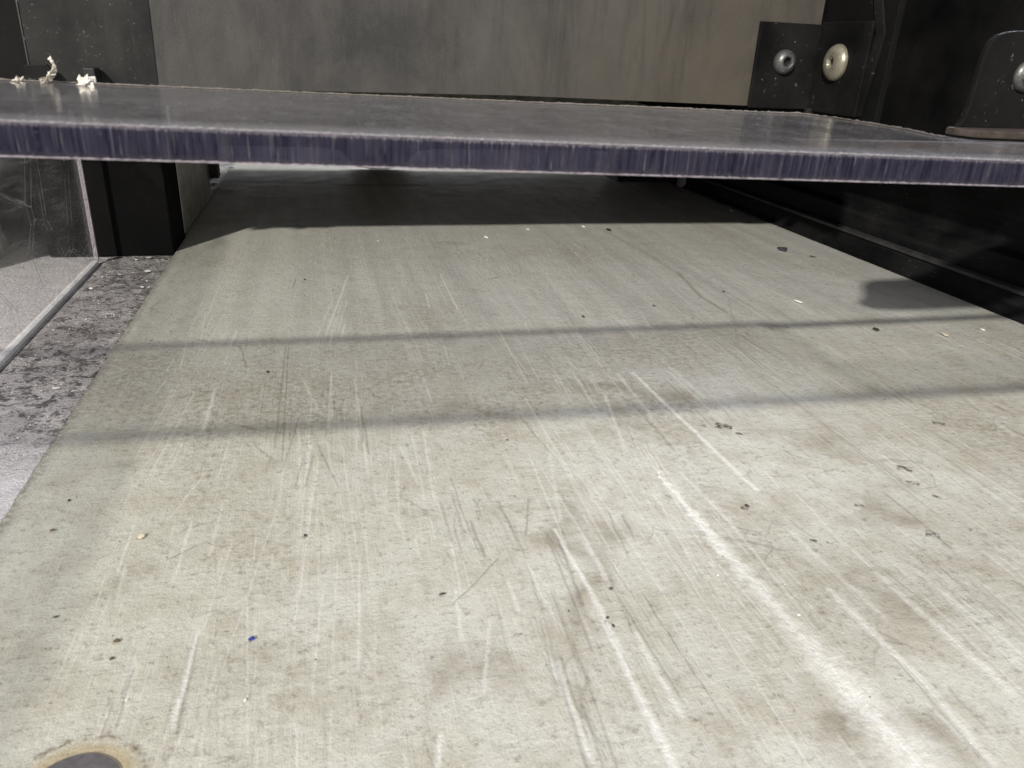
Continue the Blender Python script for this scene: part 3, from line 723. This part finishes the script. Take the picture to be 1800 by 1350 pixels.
# ------------------------------------------------------------------ chips, crumbs, shavings
def chip_mesh(name, w, l, t, seed, material, fold=.3):
    r = random.Random(seed); n = r.randint(6, 9); v = []
    for i in range(n):
        a = 2*math.pi*i/n; k = r.uniform(.6, 1.15)
        v.append((w/2*k*math.cos(a), l/2*k*math.sin(a), t*.5+fold*abs(math.sin(a*1.5+seed))*t*r.uniform(.5, 2)))
    v2 = [(x*.9, y*.9, z+t*r.uniform(.6, 1)) for x, y, z in v]
    v += v2; v.append((0, 0, t*2.)); v.append((0, 0, 0))
    f = [(i, (i+1) % n, n+(i+1) % n, n+i) for i in range(n)]+[(n+i, n+(i+1) % n, 2*n) for i in range(n)]+[((i+1) % n, i, 2*n+1) for i in range(n)]
    return link_mesh(name, v, f, material)
def chip(name, px, py, wpx, hpx, ang, material, seed, label, cat, z=0.0, group=None):
    """a flake wpx x hpx as it measures in the photo, lying on the surface at height z"""
    wpx *= .8; hpx *= .8
    p = onz(px, py, z); a, b = onz(px-wpx/2, py, z), onz(px+wpx/2, py, z); w = abs(b[0]-a[0])
    c, d = onz(px, py-hpx/2, z), onz(px, py+hpx/2, z); l = min(abs(c[1]-d[1]), w*2.2)
    o = chip_mesh(name, w, l, max(.00022, min(w, l)*.16), seed, material)
    o.location = (p[0], p[1], z+.0001); o.rotation_euler = (0, 0, ang)
    return tag(o, label, cat, group)
chips = [
 ('rubber_chip', 1377, 440, 20, 8, .1, M_CHIPG, 'long grey flake on the grey far part of the belt, near the rail'),
 ('rubber_chip', 1428, 452, 7, 9, .5, M_CHIPD, 'small black chip just right of the long grey flake'),
 ('plastic_chip', 1403, 531, 9, 9, .4, M_CHIPW, 'bright white chip alone above the thin shadow line on the belt'),
 ('rubber_chip', 1272, 513, 5, 10, .2, M_CHIPD, 'upright black chip at the end of the dark crease'),
 ('rubber_chip', 1150, 538, 5, 8, .3, M_CHIPD, 'tiny black chip right of centre just above the thin shadow line'),
 ('rubber_chip', 1025, 557, 7, 9, .1, M_CHIPD, 'black chip at the belt centre just above the thin shadow line'),
 ('rubber_chip', 1538, 580, 12, 8, .1, M_CHIPD, 'dark oval chip just below the right part of the thin shadow line'),
 ('plastic_chip', 1660, 589, 12, 10, .1, M_CHIPC, 'cream chip with a dark rim near the right of the belt'),
 ('plastic_chip', 1727, 580, 8, 6, .1, M_CHIPW, 'white chip nearest the right end of the thin shadow line'),
 ('plastic_chip', 855, 418, 10, 6, .1, M_CHIPW, 'white chip at the belt centre, just in front of the dark zone'),
 ('plastic_chip', 928, 404, 7, 4, .1, M_CHIPW, 'white crumb right on the edge of the dark zone, left of centre'),
 ('plastic_chip', 1025, 399, 7, 5, .1, M_CHIPW, 'white crumb right on the edge of the dark zone, at centre'),
 ('rubber_chip', 1070, 405, 10, 5, .1, M_CHIPD, 'dark chip on the edge of the dark zone, beside the dark crease'),
 ('plastic_chip', 1285, 371, 6, 5, .1, M_CHIPW, 'white crumb inside the dark zone by the right rail'),
 ('plastic_chip', 665, 424, 5, 5, .1, M_CHIPW, 'small white crumb left of centre, in front of the dark zone'),
 ('rubber_chip', 536, 492, 5, 8, .1, M_CHIPD, 'tiny dark chip on the left of the grey belt zone'),
 ('rubber_chip', 471, 654, 7, 5, .1, M_CHIPD, 'small black chip left, between the two shadow lines'),
 ('rubber_chip', 122, 880, 7, 7, .1, M_CHIPD, 'black crumb nearest the left edge of the belt'),
 ('rubber_chip', 537, 942, 7, 9, .1, M_CHIPD, 'black crumb on the near belt, left of centre'),
 ('rubber_chip', 777, 1045, 18, 5, .1, M_CHIPD, 'thin flat black sliver on the near belt centre'),
 ('rubber_chip', 1313, 890, 9, 9, .1, M_CHIPD, 'black chip right of the long white gouge'),
 ('rubber_chip', 1068, 1087, 12, 7, .1, M_CHIPD, 'dark chip beside the branching light scratches'),
 ('rubber_chip', 1078, 1101, 7, 8, .1, M_CHIPD, 'smaller dark chip just under the chip beside the branching scratches'),
 ('plastic_chip', 443, 1124, 17, 10, .5, M_CHIPB, 'bright blue sliver on the near left of the belt'),
 ('plastic_chip', 430, 1232, 8, 9, .1, M_CHIPW, 'round white crumb below the blue sliver'),
 ('plastic_chip', 222, 1232, 6, 6, .1, M_CHIPW, 'small white crumb above the grey plug'),
 ('plastic_chip', 1404, 1082, 11, 8, .1, M_CHIPW, 'white crumb just right of the wide end of the long gouge'),
 ('plastic_chip', 1262, 1012, 7, 6, .1, M_CHIPW, 'white crumb touching the long white gouge'),
 ('brown_flake', 250, 944, 22, 11, .2, M_CHIPC, 'tan oval flake on the left of the near belt'),
 ('brown_flake', 205, 1128, 22, 9, .1, plain('brown_flake_mat', (.12, .09, .05), .6), 'dark brown oval flake low on the left of the belt'),
 ('brown_flake', 92, 933, 14, 5, .1, plain('brown_flake_mat', (.16, .11, .07), .6), 'small brown flake close to the left edge of the belt'),
 ('plastic_chip', 1622, 494, 14, 12, .1, M_CHIPC, 'pale chip lodged against the right rail, largest of the rail chips'),
 ('plastic_chip', 1636, 500, 8, 12, .1, M_CHIPC, 'pale upright chip lodged against the rail, middle of the rail chips'),
 ('plastic_chip', 1647, 506, 10, 7, .1, M_CHIPC, 'flat pale chip lodged against the rail, nearest of the rail chips'),
]
for i, (nm, px, py, w, h, a, mt, lb) in enumerate(chips): chip(nm, px, py, w, h, a, mt, 31+i, lb, 'chip' if 'flake' not in nm else 'flake')
bedchips = [(180, 487, 9, 9, 'white chip on the bed nearest the foot of the clear screen'), (258, 494, 6, 7, 'white chip on the bed beside the belt edge, upper of the pair by the belt'),
            (250, 505, 9, 10, 'largest white chip in the cluster beside the belt edge'), (262, 505, 6, 7, 'white chip touching the belt edge, rightmost of the cluster'),
            (259, 478, 18, 5, 'long white chip on the bed just above the cluster by the belt'), (210, 483, 7, 5, 'small white chip in the middle of the bed near the post'),
            (262, 453, 9, 7, 'pale chip at the foot of the black post, beside the belt'), (240, 457, 6, 6, 'pale crumb at the foot of the black post, left of the chip'),
            (98, 683, 12, 10, 'shiny white chip on the dirty near part of the bed'), (128, 688, 7, 10, 'thin white chip by the belt, beside the shiny one'),
            (160, 508, 16, 4, 'pale sliver on the bed just right of the screen edge')]
for i, (px, py, w, h, lb) in enumerate(bedchips):
    chip('plastic_chip', px, py, w*.75, h*.75, .2*i, M_CHIPW if i != 6 else M_CHIPC, 90+i, lb, 'chip', -.0026)
# white crumbs piled at the far left corner
for i, (px, py, w, h, lb) in enumerate([(364, 318, 8, 9, 'white crumb topmost at the rusty block, far left of the belt'), (372, 316, 8, 6, 'white crumb right beside the topmost one, far left of the belt'),
                                        (368, 332, 7, 10, 'white crumb lowest under the rusty block'), (378, 328, 9, 8, 'cream crumb in the far pile of crumbs'),
                                        (408, 295, 7, 6, 'bright white crumb under the guard edge at the far left'), (402, 333, 7, 5, 'pale crumb a little right of the far pile')]):
    chip('plastic_crumb', px, py, w*1.6, h*1.6, .3*i, M_CHIPW if i != 3 else M_CHIPC, 140+i, lb, 'crumb')

# scattered dust and grit that nobody could count
def grit(name, n, region, sizes, material, seed, label, zf, zoff=0.):
    r = random.Random(seed); v = []; f = []
    for _ in range(n):
        x, y = region(r); s = r.uniform(*sizes)*(r.random()**1.5+.35); z = zf(x, y); a = r.random()*6.28
        k = r.uniform(.4, 1.); b = len(v)
        for q in range(4):
            t = a+q*math.pi/2; v.append((x+s*math.cos(t)*(1 if q % 2 else k), y+s*math.sin(t)*(1 if q % 2 else k), z+.00003))
        v.append((x, y, z+s*.7)); f += [(b, b+1, b+4), (b+1, b+2, b+4), (b+2, b+3, b+4), (b+3, b, b+4)]
    o = link_mesh(name, v, f, material); return tag(o, label, 'dust', None, 'stuff')
def reg_belt(r):
    y = .14+1.1*r.random()**1.5; return (r.uniform(XL+.002, XR-.005), y)
grit('dark_grit', 900, reg_belt, (.00012, .00042), M_CHIPD, 3, 'fine dark grit scattered on the belt', lambda x, y: 0)
grit('pale_grit', 420, reg_belt, (.00012, .00036), M_CHIPW, 5, 'fine pale crumbs scattered on the belt', lambda x, y: 0)
grit('rail_dust', 700, lambda r: (XR-abs(r.gauss(0, .004)), r.uniform(.45, 1.15)), (.0002, .0006), M_CHIPD, 6, 'dark dust gathered along the rail', lambda x, y: 0)
def reg_sheet(r):
    x = r.uniform(-.12, .24); return (x, YF+.002+r.random()*.11)
grit('sheet_dust', 520, reg_sheet, (.00012, .00042), M_CHIPW, 8, 'pale dust specks on the guard sheet', lambda x, y: zt(x, y)+.00025)
grit('bed_crumbs', 700, lambda r: (r.uniform(-.205, -.149), r.uniform(.35, .80)), (.0002, .0008), M_FLUFF, 11, 'crumbs in the dirt on the machine bed', lambda x, y: -.0035)

# shavings at the left back of the guard sheet
def ribbon(name, pts, widths, material, normal=(0, -.4, 1), seed=1, t=.00025):
    v = []; f = []; r = random.Random(seed); n = len(pts)
    for i, p in enumerate(pts):
        d = Vector(pts[min(i+1, n-1)])-Vector(pts[max(i-1, 0)]); s = d.cross(Vector(normal)).normalized()*widths[i]*.5
        nn_ = d.cross(s).normalized()*t; j = Vector((r.uniform(-1, 1), r.uniform(-1, 1), r.uniform(-1, 1)))*widths[i]*.18
        p = Vector(p)
        for q in (p-s+j, p+s, p+s+nn_, p-s+j+nn_): v.append(tuple(q))
    for i in range(n-1):
        a = 4*i
        for k in range(4): f.append((a+k, a+(k+1) % 4, a+4+(k+1) % 4, a+4+k))
    f += [(0, 3, 2, 1), (4*n-4, 4*n-3, 4*n-2, 4*n-1)]
    return link_mesh(name, v, f, material)
def px_path(pts, y0, sub=5):                # photo points standing in an upright plane just behind the sheet's back edge
    out = []
    for (a, b) in zip(pts[:-1], pts[1:]):
        for i in range(sub):
            t = i/sub; out.append(tuple(ony(a[0]+(b[0]-a[0])*t, a[1]+(b[1]-a[1])*t, y0+.004*noise.noise((a[0]*.1+t, b[1]*.1, 2)))))
    out.append(tuple(ony(*pts[-1], y0))); return out
YW = YBK-.004
def jag(name, outline, y0, material, label, seed=1, depth=.004):
    """crumpled flake standing up: jagged outline, folded, with thickness"""
    r = random.Random(seed); P = []
    n = len(outline)
    for i in range(n):
        a, b = outline[i], outline[(i+1) % n]
        for k in range(4):
            t = k/4; P.append((a[0]+(b[0]-a[0])*t+r.uniform(-1.6, 1.6), a[1]+(b[1]-a[1])*t+r.uniform(-1.6, 1.6)))
    cx = sum(p[0] for p in P)/len(P); cy = sum(p[1] for p in P)/len(P)
    ring1 = [ony(*p, y0+r.uniform(-1, 1)*depth*.35) for p in P]
    ring2 = [ony(cx+(p[0]-cx)*.55, cy+(p[1]-cy)*.55, y0-depth*r.uniform(-.5, .7)) for p in P]
    c = ony(cx, cy, y0-depth*.3); m = len(P)
    v = [tuple(q) for q in ring1]+[tuple(q) for q in ring2]+[tuple(c), (c[0], c[1]+depth*.8, c[2])]
    f = []
    for i in range(m):
        j = (i+1) % m; f += [(i, j, m+j), (i, m+j, m+i), (m+i, m+j, 2*m), (j, i, 2*m+1)]
    o = link_mesh(name, v, f, material); return tag(o, label, 'shaving', 'plastic shavings on the guard sheet')
jag('plastic_shaving', [(68, 138), (74, 141), (80, 136), (84, 128), (92, 118), (97, 116), (100, 121), (97, 130), (94, 138), (84, 146), (72, 146)], YW, M_FLUFF, 'torn white shaving standing beside the dark tab, with a thin curled tip', 3)
tip = ribbon('plastic_shaving', px_path([(96, 121), (94, 114), (90, 107), (87, 103), (88, 101)], YW), [.0010]*21, M_FLUFF, (0, -1, .1), 4)
tag(tip, 'thin curled white strand rising above the torn shaving', 'shaving', 'plastic shavings on the guard sheet')
jag('plastic_shaving', [(16, 143), (24, 139), (30, 133), (36, 140), (41, 132), (45, 143), (46, 152), (38, 149), (35, 156), (28, 150)], YW-.004, M_FLUFF, 'jagged white shaving at the sheet back edge, left of the dark tab', 5)
ring = [(150+12*math.cos(t)+3, 147+9*math.sin(t)) for t in np.linspace(.4, 6.0, 14)]
cr = ribbon('plastic_shaving', px_path(ring, YW-.010, 2), [.0022+.0010*math.sin(i*1.7) for i in range(27)], M_FLUFF, (0, -1, .3), 7)
tag(cr, 'ring-shaped curled pale shaving on the sheet back edge, below the black stub', 'shaving', 'plastic shavings on the guard sheet')
c2 = ribbon('plastic_shaving', [tuple(top(*p, .001)) for p in [(-4, 150), (4, 153), (8, 160), (4, 165), (-2, 166), (6, 167), (11, 172), (6, 177), (0, 179), (-6, 181)]], [.0011]*10, M_FLUFF, (0, -.6, 1), 9)
tag(c2, 'curly pale shaving cut by the left edge of the picture', 'shaving', 'plastic shavings on the guard sheet')
c3 = ribbon('plastic_shaving', [tuple(top(*p, .0006)) for p in [(80, 157), (88, 163), (94, 168), (101, 170), (107, 176)]], [.0008, .0018, .0012, .0024, .0010], M_FLUFF, (0, -.5, 1), 12)
tag(c3, 'short ragged shaving lying flat on the sheet below the dark tab', 'shaving', 'plastic shavings on the guard sheet')
c4 = ribbon('plastic_shaving', [tuple(top(*p, .0005)) for p in [(20, 147), (60, 149), (85, 147), (110, 149), (140, 147)]], [.002, .004, .003, .0035, .001], M_FLUFF, (0, -.2, 1), 13)
tag(c4, 'long thin drift of pale shavings along the back edge of the sheet', 'shaving', 'plastic shavings on the guard sheet')

# wisps of swarf caught along the back edge on the left
def wisps():
    r = random.Random(21); v = []; f = []
    for i in range(70):
        px = r.choice([r.gauss(38, 14), r.gauss(85, 12), r.gauss(155, 9), r.uniform(-5, 175), r.gauss(5, 8)]); p = Vector(top(px, 140+px*.045+r.uniform(0, 14) if r.random() < .75 else r.uniform(150, 200), .0003))
        d = Vector((r.uniform(-1, 1), r.uniform(-.6, .2), r.uniform(0, .9))).normalized(); L = r.uniform(.002, .010); n = 7; w = r.uniform(.00014, .00045)
        c = Vector((r.uniform(-1, 1), r.uniform(-1, 1), r.uniform(-1, .4)))*r.uniform(.2, 1.4)
        for k in range(n):
            t = k/(n-1); q = p+d*L*t+c*L*t*t*.5; q.z = max(q.z, p.z); ww = w*(1.15-t)
            v += [tuple(q+Vector((0, 0, ww))), tuple(q+Vector((ww, 0, -ww*.5))), tuple(q+Vector((-ww, 0, -ww*.5)))]
        b = len(v)-3*n
        for k in range(n-1):
            for m in range(3): f.append((b+3*k+m, b+3*k+(m+1) % 3, b+3*k+3+(m+1) % 3, b+3*k+3+m))
    tag(link_mesh('shaving_fibres', v, f, M_FLUFF), 'wispy pale plastic fibres caught along the left back edge of the guard sheet', 'fibres', None, 'stuff')
wisps()
